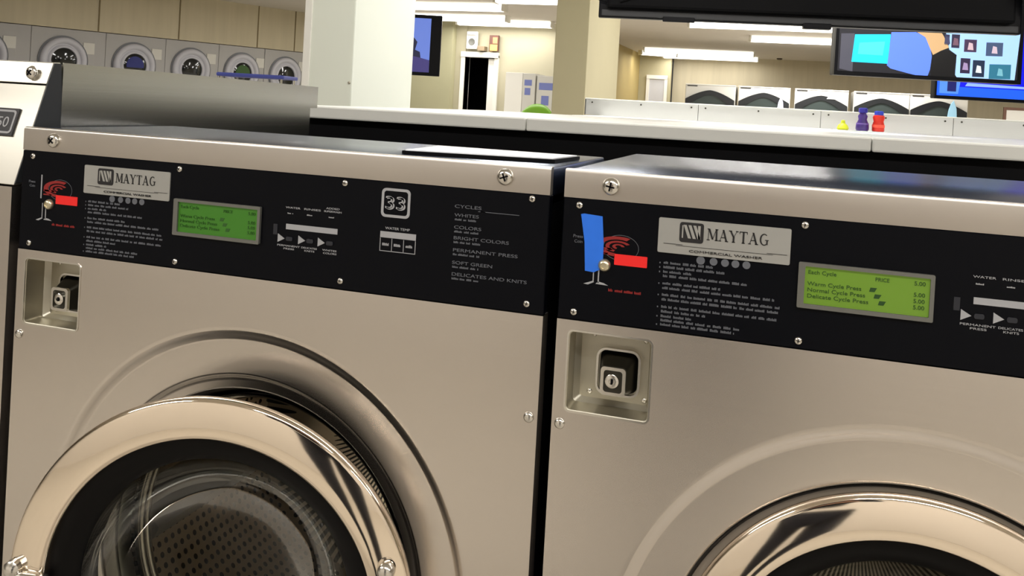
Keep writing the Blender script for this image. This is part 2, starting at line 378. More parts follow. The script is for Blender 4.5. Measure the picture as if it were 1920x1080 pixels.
def make_door(parent, cx, y, cz, R, tilt=0, nod=0, handle=True, gap=.055):
    """round porthole door; local -Y looks out"""
    prof = [(R*.996, .0115), (R*.998, .011), (R, .008), (R, .004), (R*.995, .001), (R*.985, -.0004), (R*.975, -.0010), (R*.93, -.0034), (R*.88, -.0052), (R*.835, -.0060), (R*.818, -.0052), (R*.812, -.002), (R*.812, .02)]
    d = MB().lathe(prof, seg=128).build('door', M['chrome'], parent, True, 60)
    MB().lathe([(R*.84, .0125), (R*.90, .0125), (R*.985, .0125), (R*.996, .0115)], seg=96).build('door_back', M['trim'], d, True, 60)
    d.location = (cx, y, cz); d.rotation_euler = (R_(nod), 0, R_(tilt))
    MB().lathe([(R*.815, .004), (R*.79, .003), (R*.74, .007), (R*.695, .012), (R*.675, .02), (R*.672, .05), (R*.70, .055)], seg=96).build('door_seal', M['rubber'], d, True, 60)
    MB().lathe([(R*.905, .012), (R*.905, gap-.010), (R*.89, gap-.002), (R*.84, gap+.002), (R*.78, gap-.004), (R*.75, .02)], seg=96, closed=False).build('rear_gasket', M['rubber'], d, True, 60)
    MB().lathe([(R*.676, .018), (R*.66, .03), (R*.60, .055), (R*.5, .082), (R*.36, .10), (R*.18, .108), (0, .11)], seg=96).build('door_glass', M['glass'], d, True, 60)
    # hinge-side bolt on the right and latch on the left
    MB().lathe([(.0095, .0), (.0095, -.005), (.008, -.009), (.0045, -.0115), (0, -.012)], (R*.87, -.004, R*.29), 24).build('hinge_bolt', M['chrome_small'], d, True, 60)
    if handle:
        h = MB(); h.box(-R*.93, -R*.77, -.016, -.002, -R*.05, R*.095, .005, 3)
        h.build('latch', M['chrome_small'], d, True)
        MB().lathe([(.009, -.004), (.009, -.012), (.005, -.016), (0, -.017)], (-R*.955, .002, R*.10), 20).build('latch_bolt', M['chrome_small'], d, True)
    return d
def make_drum(parent):
    t = MB().lathe([(.190, .0735), (.255, .078), (.262, .088), (.262, .44), (.255, .45), (.05, .47), (0, .47)], (0, 0, 0), 96)
    o = t.build('drum', M['drum'], parent, True, 40); o.location = (CX, 0, CZ)
    MB().lathe([(.190, .0735), (.182, .073), (.177, .071), (.175, .067), (.177, .0635), (.181, .0625), (.177, .0615), (.175, .058), (.177, .054), (.183, .052), (.188, .054)], (0, 0, 0), 96).build('drum_lip', M['satin_lip'], o, True, 60)
    for k in range(3):
        a = R_(100+120*k); mt = Matrix.Rotation(-a, 4, 'Y')
        t = MB(); b = bmesh.new()
        sec = [(-.035, .262), (-.014, .20), (0, .19), (.014, .20), (.035, .262)]
        A = [b.verts.new((p[0], .10, p[1])) for p in sec]; B = [b.verts.new((p[0], .43, p[1])) for p in sec]
        for i in range(4): b.faces.new((A[i], A[i+1], B[i+1], B[i]))
        b.faces.new(A); b.faces.new(B[::-1])
        bmesh.ops.recalc_face_normals(b, faces=b.faces[:]); t.join(b, mt)
        t.build('drum_paddle', M['dull_steel'], o, True, 40)
    MB().lathe([(.188, .026), (.1855, .028), (.184, .044), (.188, .046)], (0, 0, 0), 96).build('tub_neck', M['neck'], o, True, 60)
    MB().lathe([(.1990, .0150), (.197, .0200), (.190, .034), (.1885, .036)], (0, 0, 0), 128).build('opening_flange', M['steel'], o, True, 60)
    MB().lathe([(.1885, .036), (.186, .040), (.188, .048), (.230, .066)], (0, 0, 0), 96).build('opening_seal', M['rubber'], o, True, 60)
    return o
def serif_word(mb, x0, x1, z0, z1, y):
    """MAYTAG in an old-style serif face"""
    h = z1-z0; adv = [1.12, .95, .93, .9, .95, 1.0]; tot = sum(adv); s = (x1-x0)/tot; x = x0
    T, t = .17, .055    # thick and thin strokes (share of letter width)
    def P(pts, xx): mb.prism([(xx+p[0]*s, z0+p[1]*h) for p in pts], y-.0003, y)
    def bar(xx, a, b, w): P([(a[0]-w/2, a[1]), (a[0]+w/2, a[1]), (b[0]+w/2, b[1]), (b[0]-w/2, b[1])], xx)
    def ser(xx, c, z, w=.3): P([(c-w/2, z), (c+w/2, z), (c+w/2, z+.07), (c-w/2, z+.07)], xx)
    def A_(xx): bar(xx, (.12, 0), (.45, 1), t); bar(xx, (.75, 0), (.42, 1), T); P([(.22, .3), (.66, .3), (.64, .37), (.24, .37)], xx); ser(xx, .12, 0, .26); ser(xx, .76, 0, .3)
    # M
    bar(x, (.14, 0), (.17, 1), t); bar(x, (.56, .1), (.2, 1), T); bar(x, (.56, .1), (.88, 1), t); bar(x, (.92, 0), (.9, 1), T)
    ser(x, .14, 0); ser(x, .92, 0); ser(x, .14, .93, .22); ser(x, .92, .93, .28); x += adv[0]*s
    A_(x); x += adv[1]*s
    # Y
    bar(x, (.45, .45), (.14, 1), T); bar(x, (.45, .45), (.76, 1), t); bar(x, (.45, 0), (.45, .48), T); ser(x, .45, 0); ser(x, .14, .93); ser(x, .76, .93, .24); x += adv[2]*s
    # T
    bar(x, (.43, 0), (.43, 1), T); P([(.06, .93), (.8, .93), (.8, 1), (.06, 1)], x); P([(.06, .78), (.11, .78), (.11, 1), (.06, 1)], x); P([(.75, .78), (.8, .78), (.8, 1), (.75, 1)], x); ser(x, .43, 0); x += adv[3]*s
    A_(x); x += adv[4]*s
    # G
    pts = []
    for i in range(21):
        a = R_(50+255*i/20); pts.append((.48+.40*math.cos(a), .5+.5*math.sin(a)))
    for i in range(21):
        a = R_(305-255*i/20); pts.append((.5+.27*math.cos(a), .5+.42*math.sin(a)))
    P(pts, x); bar(x, (.76, .08), (.76, .45), .13); ser(x, .74, .42, .34)
def words(mb, x, z, x1, h, y):
    """a row of tiny print too small to read: short bars of uneven length"""
    while x < x1:
        w = random.uniform(.004, .012); w = min(w, x1-x)
        if w > .001:
            n = max(1, int(w/.0011))
            for i in range(n):
                hh = h*random.choice((1, 1, .72, .72, .85)); mb.box(x+i*.0011, x+i*.0011+.0008, y-.0002, y, z, z+hh)
        x += w+.0012
def make_washer(name, label, idx):
    t = empty(name, (idx*.68, 0, 0)); tag(t, label, 'washing machine')
    lidY = .27 if idx == 0 else .42
    MB().box(.004, .008, .014, .86, .12, 1.09).box(.659, .663, .014, .86, .12, 1.09).box(.008, .659, .855, .86, .12, 1.09).box(.008, .659, .014, .855, .12, .125).box(.008, .659, lidY-.01, .855, 1.085, 1.09).build('cabinet', M['black'], t)
    MB().box(.01, .657, .03, .80, 0, .12).build('plinth', M['black'], t)
    # top lid: folded sheet, dark and worn
    lid = MB(); lid.box(.002, .666, .003, lidY, 1.1, 1.1295, .002).build('lid', M['lid'], t, True)
    # front cap
    MB().prismx([(0, 1.1025), (0, 1.1275), (.0009, 1.1296), (.003, 1.1305), (.010, 1.1305), (.010, 1.1025)], .001, .6665).build('front_cap', M['cap_steel'], t, True, 30)
    make_front_panel(t, M['steel'])
    cp = MB().box(.001, .6665, 0, .014, .9822, 1.1022, .0008, 1).build('control_panel', M['panel'], t)
    for x, z in ((.0172, 1.0955), (.0173, .990), (.2287, 1.0957), (.2287, .9895), (.4395, 1.0965), (.4399, .9912), (.6485, 1.0975), (.6487, .992)):
        make_screw(t, x, z, .0036)
    make_screw(t, .0475, 1.1163, .0088); make_screw(t, .619, 1.1172, .0088)
    make_screw(t, .0095, .878, .0055, False); make_screw(t, .6575, .879, .0055, False)
    # badge
    bd = MB().prism(rrect(.0960, .2172, 1.0577, 1.0910, .0015, 3), -.0014, 0).build('badge', M['badge'], t)
    ic = MB().prism(rrect(.116, .1385, 1.0695, 1.0885, .0025, 3), -.0018, -.0012)
    ic.build('badge_emblem', M['ink'], bd)
    st = MB()
    for k in range(3):
        x = .1195+k*.0045; st.prism([(x, 1.0860), (x+.0028, 1.0860), (x+.0075, 1.0735), (x+.0047, 1.0735)], -.0022, -.0017)
    st.prism([(.1330, 1.0860), (.1355, 1.0860), (.1355, 1.0735), (.1335, 1.0735)], -.0022, -.0017)
    st.prism([(.1183, 1.0855), (.1195, 1.0855), (.1195, 1.0735), (.1183, 1.0735)], -.0022, -.0017)
    st.build('badge_emblem_stripe', M['badge'], bd)
    bl = MB(); serif_word(bl, .1415, .1985, 1.0735, 1.0845, -.0015)
    bl.text('COMMERCIAL WASHER', .1255, 1.0605, .0022, -.0015, width=.067)
    for sx, sgn in ((.1015, 1), (.1965, 1)):
        bl.box(sx, sx+.018, -.0018, -.0014, 1.0665, 1.0669)
    bl.box(.113, .202, -.0018, -.0014, 1.0655, 1.0658)
    bl.build('badge_lettering', M['ink'], bd)
    # instruction print under the badge
    ins = MB()
    for cx in (.137, .149, .1595, .169, .179):
        ins.lathe([(0, -.0004), (.0036 if cx > .14 else .004, -.0004), (.0036, 0)], (cx, 0, 1.0535), 18)
    for z, xe in ((1.0468, .149), (1.0425, .161), (1.0382, .130), (1.0340, .181), (1.0270, .157), (1.0225, .206), (1.0160, .211), (1.0115, .211), (1.0045, .209), (1.0000, .145), (.9955, .132), (.9915, .177), (.9875, .172)):
        words(ins, .1025, z, xe, .0024, 0)
    for z in (1.0468, 1.0425, 1.0382, 1.0270, 1.0160, 1.0045, .9955, .9875): ins.box(.0985, .0996, -.0002, 0, z, z+.0014)
    ins.build('instruction_print', M['print_dim'], cp)
    # display
    fr = MB(); frame_mb(fr, rrect(.2252, .3390, 1.0206, 1.0622, .0012, 2), rrect(.2310, .3355, 1.0245, 1.0588, .0008, 2), -.0035, 0)
    f = fr.build('display_frame', M['lcd_frame'], t)
    MB().box(.2308, .3358, -.0010, 0, 1.0243, 1.0590).build('display_screen', M['lcd_a'] if idx == 0 else M['lcd_b'], f)
    dt_ = MB()
    rows = ((1.0535, 'Push Start      PRICE   5.00'),) if 0 else None
    z0 = 1.0520
    dt_.text('Each Cycle', .2335, z0, .0036, -.0011, width=.024)
    dt_.text('PRICE', .2905, z0-.0005, .0034, -.0011, width=.0115)
    dt_.text('5.00', .3225, z0-.0005, .0036, -.0011, width=.009)
    for i, (wd1, pr) in enumerate((('Warm Cycle Press', '5.00'), ('Normal Cycle Press', '5.00'), ('Delicate Cycle Press', '5.00'))):
        zz = 1.0415-.0056*i
        dt_.text(wd1, .2335, zz, .0036, -.0011, width=.046+.003*i)
        dt_.text(pr, .3225, zz, .0036, -.0011, width=.009)
        dt_.prism([(.286+.004*i, zz), (.2905+.004*i, zz), (.2925+.004*i, zz+.0038), (.287+.004*i, zz+.0038)], -.0013, -.001)
    dt_.build('display_characters', M['lcd_ink'] if idx else M['lcd_ink_a'], f)
    # door / start indicators
    sw = MB()
    sw.text('WATER', .369, 1.0635, .0020, 0, width=.018).text('RINSES', .3915, 1.0635, .0020, 0, width=.020)
    sw.text('ADDED', .4185, 1.0668, .0020, 0, width=.016).text('SUPERWASH', .416, 1.0635, .0020, 0, width=.021)
    for x in (.375, .399, .4255):
        words(sw, x-.0035, 1.0575, x+.004, .0014, 0)
    sw.text('PERMANENT', .3605, 1.0215, .0019, 0, width=.028).text('PRESS', .3685, 1.0183, .0019, 0, width=.013)
    sw.text('DELICATES', .3905, 1.0215, .0019, 0, width=.019).text('KNITS', .3945, 1.0183, .0019, 0, width=.012)
    sw.text('WHITES', .4165, 1.0215, .0019, 0, width=.017).text('COLORS', .4175, 1.0183, .0019, 0, width=.016)
    sw.build('switch_print', M['print'], cp)
    MB().box(.3705, .4335, -.0004, 0, 1.0405, 1.0465).build('cycle_bar', M['print'], t)
    for x in (.361, .3865, .4105):
        a = MB().prism([(x, 1.0255), (x, 1.0350), (x+.0085, 1.0300)], -.0006, 0).build('cycle_arrow', M['print'], t)
        bt = MB().prism(rrect(x+.0105, x+.0185, 1.0280, 1.0325, .0015, 3), -.0012, 0).build('cycle_button', mat('dark_button', (26, 28, 36), .4) if 'dark_button' not in bpy.data.materials else bpy.data.materials['dark_button'], t)
    MB().box(.3550, .3600, -.0006, 0, 1.0335, 1.0450).build('indicator_slot', bpy.data.materials['dark_button'], t)
    # 33 plate, temperature table, cycle list
    pl = MB(); frame_mb(pl, rrect(.4835, .5165, 1.0648, 1.0955, .005, 5), rrect(.4863, .5137, 1.0676, 1.0927, .003, 5), -.0006, 0)
    n = pl.build('number_frame', M['print'], t)
    nn = MB().text('33', .4998, 1.0735, .0135, 0, width=None, align='CENTER', d=.0003)
    for v in nn.b.verts: v.co.x = .5+(v.co.x-.5)*1.3
    # a second, slightly shifted copy thickens the digits
    m2 = MB(); tmp = bpy.data.meshes.new('t'); nn.b.to_mesh(tmp); m2.b.from_mesh(tmp); m2.b.from_mesh(tmp)
    k = len(m2.b.verts)//2
    for i, v in enumerate(m2.b.verts): v.co.x += (-.0008 if i < k else .0008); v.co.z += (.0004 if i < k else -.0004)
    nn.b.free(); bpy.data.meshes.remove(tmp); m2.build('capacity_number', M['print'], n)
    tb = MB(); tb.text('WATER TEMP', .4895, 1.0520, .0026, 0, width=.028)
    tb.box(.4840, .5250, -.0004, 0, 1.0425, 1.0495)
    frame_mb(tb, [(.4840, 1.0285), (.5250, 1.0285), (.5250, 1.0430), (.4840, 1.0430)], [(.4847, 1.0292), (.5243, 1.0292), (.5243, 1.0425), (.4847, 1.0425)], -.0004, 0)
    tb.box(.4975, .4981, -.0004, 0, 1.0285, 1.0430).box(.5110, .5116, -.0004, 0, 1.0285, 1.0430)
    for x in (.4868, .5002, .5138): words(tb, x, 1.0345, x+.008, .0028, 0)
    tb.build('temperature_table', M['print'], cp)
    cy = MB(); cy.text('CYCLES', .5660, 1.0815, .0034, 0, width=.029); cy.box(.592, .636, -.0004, 0, 1.0793, 1.0799); cy.box(.5945, .600, -.0004, 0, 1.0793, 1.0799)
    for i, (w1, xe) in enumerate((('WHITES', .593), ('COLORS', .596), ('BRIGHT COLORS', .626), ('PERMANENT PRESS', .636), ('SOFT GREEN', .610), ('DELICATES AND KNITS', .647))):
        z = (1.0725, 1.0600, 1.0490, 1.0365, 1.0235, 1.0115)[i]
        cy.text(w1, .5665, z, .0033, 0, width=xe-.5665); words(cy, .5670, z-.0040, min(xe-.002, .5965), .0021, 0)
    cy.build('cycle_list_print', M['print_dim'], cp)
    # start label with red graphic, brass button
    rl = MB(); frame_mb(rl, rrect(.0548, .0868, 1.0407, 1.0513, .0004, 1), rrect(.0560, .0856, 1.0418, 1.0502, .0003, 1), -.0006, 0); rl.box(.0555, .0862, -.0005, 0, 1.0410, 1.0510)
    rl.build('red_label', M['red'], t)
    ra = MB()
    for k, (r0, r1, a0, a1) in enumerate(((.0105, .0150, 60, 260), (.0060, .0085, 30, 250), (.0020, .0040, 0, 250))):
        po = [(.058+r1*1.5*math.cos(R_(a0+(a1-a0)*i/14)), 1.0585+r1*.66*math.sin(R_(a0+(a1-a0)*i/14))) for i in range(15)]
        pi_ = [(.058+r0*1.5*math.cos(R_(a0+(a1-a0)*i/14)), 1.0585+r0*.66*math.sin(R_(a0+(a1-a0)*i/14))) for i in range(14, -1, -1)]
        ra.prism(po+pi_, -.0003, 0)
    ra.box(.0355, .052, -.0003, 0, 1.0545, 1.0565).box(.0355, .048, -.0003, 0, 1.0500, 1.0515)
    words(ra, .0505, 1.0142, .085, .0026, 0)
    ra.build('red_graphic', M['red_dim'], cp)
    rr = MB(); po = []; pi_ = []
    for i in range(40):
        a = 2*PI*i/40; po.append((.0605+.0175*math.cos(a), 1.0575+.0125*math.sin(a))); pi_.append((.0605+.0171*math.cos(a), 1.0575+.0121*math.sin(a)))
    frame_mb(rr, po, pi_, -.0002, 0)
    rr.text('Press', .0125, 1.0635, .0030, 0, width=.0095).text('Coin', .0140, 1.0585, .0030, 0, width=.0080)
    rr.build('start_print', M['print_dim'], cp)
    sk = MB()
    sk.box(.0312, .0328, -.0003, 0, 1.0455, 1.0740).box(.0345, .0355, -.0003, 0, 1.0220, 1.0400).box(.0395, .0407, -.0003, 0, 1.0210, 1.0340)
    sk.prism([(.0255, 1.0190), (.0300, 1.0185), (.0360, 1.0215), (.0345, 1.0225)], -.0003, 0).prism([(.0375, 1.0200), (.0500, 1.0195), (.0455, 1.0215), (.0400, 1.0225)], -.0003, 0)
    sk.build('figure_print', M['print'], cp)
    MB().lathe([(.0062, 0), (.0062, -.002), (.0048, -.0045), (.0030, -.0052), (.0028, -.0040), (0, -.0040)], (.0455, 0, 1.0393), 24).build('start_button', M['brass'], t, True, 50)
    # lock recess
    rc = MB(); b = bmesh.new(); n_ = 5
    o_ = rrect(.0135, .0965, .8915, .9715, .005, 4); i1 = rrect(.0150, .0950, .8930, .9700, .004, 4); i2 = rrect(.0205, .0900, .8975, .9655, .003, 4)
    lay = [(o_, 0.0), (i1, .0008), (i1, .028), (i2, .034)]
    V = [[b.verts.new((p[0], y, p[1])) for p in pts] for pts, y in lay]
    for A, B in zip(V, V[1:]):
        for i in range(len(A)): b.faces.new((A[i], A[(i+1) % len(A)], B[(i+1) % len(A)], B[i]))
    b.faces.new(V[-1]); bmesh.ops.recalc_face_normals(b, faces=b.faces[:]); rc.join(b)
    r = rc.build('lock_recess', M['dull_steel'], t, True, 30)
    fr = MB(); frame_mb(fr, rrect(.0125, .0975, .8905, .9725, .006, 4), rrect(.0142, .0958, .8922, .9708, .0045, 4), -.0009, .0008)
    fr.build('recess_rim', M['chrome_small'], r)
    lx0, lx1, lz0, lz1 = .0395, .0800, .9060, .9490
    fr = MB(); frame_mb(fr, rrect(lx0-.0022, lx1+.0022, lz0-.0022, lz1+.0022, .010, 5), rrect(lx0, lx1, lz0, lz1, .008, 5), .0285, .034)
    fr.build('lock_collar', M['chrome_small'], r)
    b = bmesh.new(); A = [b.verts.new((p[0], .0335, p[1])) for p in rrect(lx0+.001, lx1-.001, lz0+.001, lz1-.001, .007, 5)]
    fx0, fx1, fz0, fz1 = .0470, .0700, .9110, .9370
    B = [b.verts.new((p[0], .012, p[1])) for p in rrect(fx0, fx1, fz0, fz1, .004, 5)]
    for i in range(len(A)): b.faces.new((A[i], A[(i+1) % len(A)], B[(i+1) % len(A)], B[i]))
    b.faces.new(B); bmesh.ops.recalc_face_normals(b, faces=b.faces[:]); lk = MB(); lk.join(b)
    lb = lk.build('lock_body', M['dark_steel'], r, True, 40)
    fr = MB(); frame_mb(fr, rrect(fx0-.001, fx1+.001, fz0-.001, fz1+.001, .004, 5), rrect(fx0+.0022, fx1-.0022, fz0+.0022, fz1-.0022, .003, 5), .0085, .0125)
    fr.lathe([(.0068, .0120), (.0068, .0088), (.0055, .0080), (.0030, .0080), (.0030, .0100), (0, .0100)], ((fx0+fx1)/2-.001, 0, (fz0+fz1)/2), 24)
    fr.build('lock_face', M['chrome_small'], r, True, 50)
    MB().box((fx0+fx1)/2-.0019, (fx0+fx1)/2-.0001, .0076, .0102, (fz0+fz1)/2-.0024, (fz0+fz1)/2+.0024).build('keyhole', M['black'], r)
    for x, z in ((.0330, .9625), (.0860, .9620), (.0310, .9035), (.0870, .9020)):
        make_screw(r, x, z, .0030, False, 'recess_screw', .034)
    make_drum(t)
    return t
wa = make_washer('washing_machine', 'stainless front loader marked 33 with its round door ajar, left of centre', 0)
make_door(wa, .3405, -.068, .6525, .2185, 11.8, 1.9, True, .034)
wb = make_washer('washing_machine', 'stainless front loader with blue tape strip on its black control panel', 1)
make_door(wb, .3345, -.013, .665, .2030, 0, 0, True, .02)
# strip of blue tape stuck to the second panel
tp = MB().prism([(.680+.0195, 1.0870), (.680+.0225, 1.0878), (.680+.0410, 1.0866), (.680+.0435, 1.0600), (.680+.0440, 1.0355), (.680+.0385, 1.0330), (.680+.0355, 1.0312), (.680+.0265, 1.0318), (.680+.0245, 1.0600)], -.0012, -.0004)
tag(tp.build('masking_tape', M['tape']), 'strip of blue masking tape stuck upright on the right washer panel', 'tape')
# thin white sheet with a dark edge lying on the lids
sh = empty('plastic_sheet', (.575, .115, 1.1297)); tag(sh, 'flat white sheet with a dark edge lying on the left washer lid', 'sheet')
sp_ = MB().prismz([(-.085, -.075), (.072, -.035), (.078, .055), (-.095, .048)], .004, .0052); sp_.build('sheet_surface', mat('glossy_white_sheet', (238, 240, 246), .5), sh)
MB().prismz([(-.088, -.078), (.075, -.038), (.081, .057), (-.098, .050)], .0002, .004).build('sheet_backing', M['black'], sh)

# left neighbour: taller machine with a sloping console
cm = empty('washing_machine', (-.693, 0, 0)); tag(cm, 'taller pale stainless machine with sloping console at the left edge', 'washing machine')
MB().box(.004, .008, .014, .86, .12, 1.05).box(.664, .668, .014, .86, .12, 1.05).box(.008, .664, .855, .86, .12, 1.05).box(.008, .664, .014, .855, .12, .125).box(.008, .664, .014, .855, 1.045, 1.05).build('cabinet', M['black'], cm)
MB().box(.01, .66, .03, .80, 0, .12).build('plinth', M['black'], cm)
make_front_panel(cm, M['steel'], .6795, 1.0555, False)
MB().prismx([(.003, 1.0575), (.0445, 1.1815), (.066, 1.1790), (.074, 1.1300), (.074, 1.0575)], .001, .679, .0006).build('console', M['bright_steel'], cm, True, 20)
MB().prismx([(.0452, 1.1835), (.0545, 1.2110), (.0665, 1.2120), (.0690, 1.1805)], .001, .679, .0006).build('console_cap', M['bright_steel'], cm, True, 20)
MB().prismx([(.004, 1.06), (.0455, 1.1812), (.0460, 1.1840), (.0556, 1.2105), (.0665, 1.2105), (.0695, 1.1800), (.0745, 1.13), (.0745, 1.06)], .6785, .6802).build('console_end', mat('dark_console_end', (52, 54, 56), .4, .3), cm)
make_screw(cm, .655, 1.197, .0088, True, 'screw', .046)
MB().prismx([(.070, 1.120), (.070, 1.2120), (.40, 1.2080), (.724, 1.2035), (.724, 1.1610), (.652, 1.1605), (.652, 1.120)], .6790, .6805).build('side_panel', M['side_steel'], cm)
MB().prismx([(.070, 1.10), (.070, 1.2090), (.40, 1.2050), (.700, 1.2010), (.700, 1.10)], .004, .6788).build('top_housing', M['side_steel'], cm)
sl = Vector((.0415, .124)).normalized()
bxs = empty('number_plate', (0, 0, 0)); bxs.parent = cm
tilt = math.atan2(.0415, .124)
bxs.location = (.633, .0205+.0062, 1.1330); bxs.rotation_euler = (-tilt, 0, 0)
MB().box(-.020, .020, -.0010, .0030, -.018, .018).build('plate_ground', M['ink'], bxs)
fr = MB(); frame_mb(fr, rrect(-.0175, .0175, -.0155, .0155, .005, 5), rrect(-.0148, .0148, -.0128, .0128, .003, 5), -.0016, -.0008)
fr.text('50', 0, -.0070, .0135, -.0010, align='CENTER').build('plate_number', M['print'], bxs)
make_door(cm, .335, -.013, .655, .2030, 0, 0, True, .02)
make_drum(cm)

# ------------------------------------------------------------------ white counters behind the machines
def white_counter(label, x0, x1, y0, y1, z0, z1, first, pitch, tilt=0):
    t = empty('counter', (x0, y0, 0)); tag(t, label, 'counter'); t.rotation_euler = (0, -tilt, 0)
    xs = [0]; x = first-x0
    while x < x1-x0: xs.append(x); x += pitch
    xs.append(x1-x0)
    for a, b in zip(xs, xs[1:]):
        MB().box(a+.0008, b-.0008, 0, y1-y0, z0, z1, .004).build('counter_top', M['white_board'], t)
    MB().box(.0, x1-x0-.02, .03, .08, .02, z0).build('dark_back_panel', M['black'], t)
    MB().box(.02, x1-x0-.02, .08, y1-y0-.02, .0, z0).build('counter_base', M['white_panel'], t)
    return t
c1 = white_counter('long white counter right behind the near washers', -.20, 4.3, .95, 2.28, 1.1330, 1.1620, .364, .686, .004)
c2 = white_counter('second white counter further back, with a white ledge panel along it', -.02, 5.6, 2.95, 3.62, 1.125, 1.1580, .525, .576)
# upright ledge panels on the second counter
lg = empty('ledge', (0, 3.62, 1.158)); tag(lg, 'row of white screwed panels standing along the back counter', 'ledge')
xs = [-.105, .470, 1.048, 1.625, 2.2, 2.78, 3.35, 3.93]
for a, b in zip(xs, xs[1:]):
    p = MB().box(a+.001, b-.001, 0, .02, 0, .0815, .001, 1).build('ledge_panel', M['white_panel'], lg)
    for fx in (.06, .5, .94):
        MB().lathe([(.0045, 0), (.004, -.002), (0, -.0025)], (a+(b-a)*fx, 0, .066), 10).build('panel_screw', M['dark_steel'], p)
MB().box(-.108, 3.94, -.004, .16, .0815, .0870, .001, 1).build('ledge_top', M['white_board'], lg)
MB().box(-.105, 3.93, .02, .15, 0, .0815).build('ledge_core', M['white_panel'], lg)
MB().box(-.108, -.105, -.004, .16, 0, .0815).build('ledge_end', M['lcd_frame'], lg)

# bottles and bits on the back counter
def bottle(name, x, y, z, col, cap, lab, w=.022, h=.095, waist=False):
    t = empty(name, (x, y, z)); tag(t, lab, 'bottle')
    if waist: pr = [(0, 0), (w*1.0, 0), (w*1.15, .01), (w*1.1, .03), (w*.72, .052), (w*.85, .068), (w*.6, .078), (w*.5, h*.86)]
    else: pr = [(0, 0), (w*.95, 0), (w*1.08, .006), (w*1.02, h*.35), (w*.86, h*.5), (w*1.05, h*.68), (w*.95, h*.78), (w*.6, h*.82)]
    MB().lathe(pr, seg=28, axis='Z').build('bottle_body', mat(name+'_plastic', col, .35), t, True, 50)
    MB().lathe([(w*.62, h*.78), (w*.78, h*.80), (w*.78, h*.98), (w*.5, h), (0, h)], seg=24, axis='Z').build('cap', mat(name+'_cap', cap, .4), t, True, 40)
    MB().lathe([(w*1.1, h*.2), (w*1.1, h*.34)], seg=28, axis='Z').build('label_band', mat(name+'_band', tuple(min(255, c+50) for c in col), .5), t, True)
bottle('detergent_bottle', 1.2225, 3.45, 1.158, (64, 40, 120), (46, 40, 150), 'purple detergent bottle with pinched waist on the back counter', .025, .105, True)
bottle('softener_bottle', 1.2900, 3.45, 1.158, (214, 42, 22), (42, 64, 190), 'red bottle with blue cap on the back counter', .025, .094)
sq = MB().lathe([(0, 0), (.022, 0), (.026, .008), (.020, .022), (.010, .030), (.008, .044), (0, .046)], (1.138, 3.42, 1.158), 16, 'Z')
tag(sq.build('measuring_cap', mat('yellow_green_plastic', (206, 214, 40), .5), None, True), 'small yellow-green cap left of the purple bottle', 'cap')
pp = MB(); pp.prismz([(.60, 3.28), (.74, 3.24), (.80, 3.33), (.66, 3.38)], 1.1583, 1.1600).prismz([(.63, 3.26), (.77, 3.28), (.76, 3.35), (.62, 3.34)], 1.1600, 1.1612)
tag(pp.build('loose_papers', M['trim']), 'loose white papers lying on the back counter', 'paper')

# ------------------------------------------------------------------ pillars
def pillar(pts, mf, ms, label_name):
    """front face and side face have their own paint"""
    t = empty(label_name, (pts[0][0], pts[0][1], 0)); x0, y0 = pts[0]; x1, y1 = pts[2]
    return t
pw = empty('pillar', (-.87, 2.6, 0)); tag(pw, 'broad white painted pillar standing behind the near counter', 'pillar')
MB().box(-.105, .105, -.30, .285, 0, CEIL, .003, 1).build('pillar_shaft', M['pillar'], pw)
MB().box(-.118, -.085, -.306, -.24, 0, CEIL, .002, 1).build('corner_bead', M['trim'], pw)
for z in (1.24,):
    MB().lathe([(.006, 0), (.005, -.004), (0, -.005)], (.095, -.30, z), 12).build('pillar_screw', M['dull_steel'], pw)
pt = empty('pillar', (-.66, 6.15, 0)); tag(pt, 'tan painted pillar left of the black television', 'pillar')
MB().box(-.125, .125, -.63, .62, 0, CEIL, .003, 1).build('pillar_shaft', M['tan'], pt)

# ------------------------------------------------------------------ televisions
def television(loc, rz, w, h, label, lit=None, depth=.06, pole=True):
    """origin: bottom centre of the set, screen faces local -Y when lit"""
    t = empty('television', loc, rz); tag(t, label, 'television')
    MB().box(-w/2, w/2, 0, depth, 0, h, .006).build('television_case', M['tv'], t)
    f = MB(); frame_mb(f, [(-w/2, 0), (w/2, 0), (w/2, h), (-w/2, h)], [(-w/2+.018, .022), (w/2-.018, .022), (w/2-.018, h-.018), (-w/2+.018, h-.018)], -.012, .001)
    f.build('bezel', M['tv'], t)
    if pole:
        MB().tube([(0, depth+.06, h*.55), (0, depth+.06, CEIL-loc[2])], .02).build('ceiling_pole', M['black'], t, True)
        MB().box(-.2, .2, depth, depth+.06, h*.4, h*.7, .004).build('wall_bracket', M['black'], t)
    return t
def screen_mat(n, c, k=.9): return mat('screen_'+n, c, .3, emit=c, estr=k)
# big set seen from behind, close overhead
t1 = empty('television', (.93, 2.62, 1.545), math.atan2(.252, 1.487)); tag(t1, 'large black television seen from behind, hanging across the top right', 'television')
W1 = .765
MB().prismx([(0, 0), (.035, 0), (.06, .05), (.075, .12), (.075, .86), (.04, .90), (0, .90)], -W1, W1-.0, .004).build('television_case', M['tv'], t1)
MB().box(-W1*.96, W1*.96, -.035, .0, .035, .80, .012).build('rear_cover', M['black'], t1)
MB().box(-W1*.985, W1*.985, -.010, .004, .006, .030, .003).build('lower_vent_strip', mat('dark_grey_strip', (44, 45, 48), .5), t1)
MB().box(-.52, -.40, -.014, -.004, -.008, .012, .003).build('sensor_box', M['tv'], t1)
MB().box(.0, .10, -.014, .02, -.012, .010, .003).build('sensor_box', M['tv'], t1)
g = MB().tube([(-W1+.08, -.036, .06), (-W1+.3, -.040, .13), (-W1+.55, -.040, .16), (-W1+.8, -.040, .20)], .007)
g.build('power_lead', M['black'], t1, True)
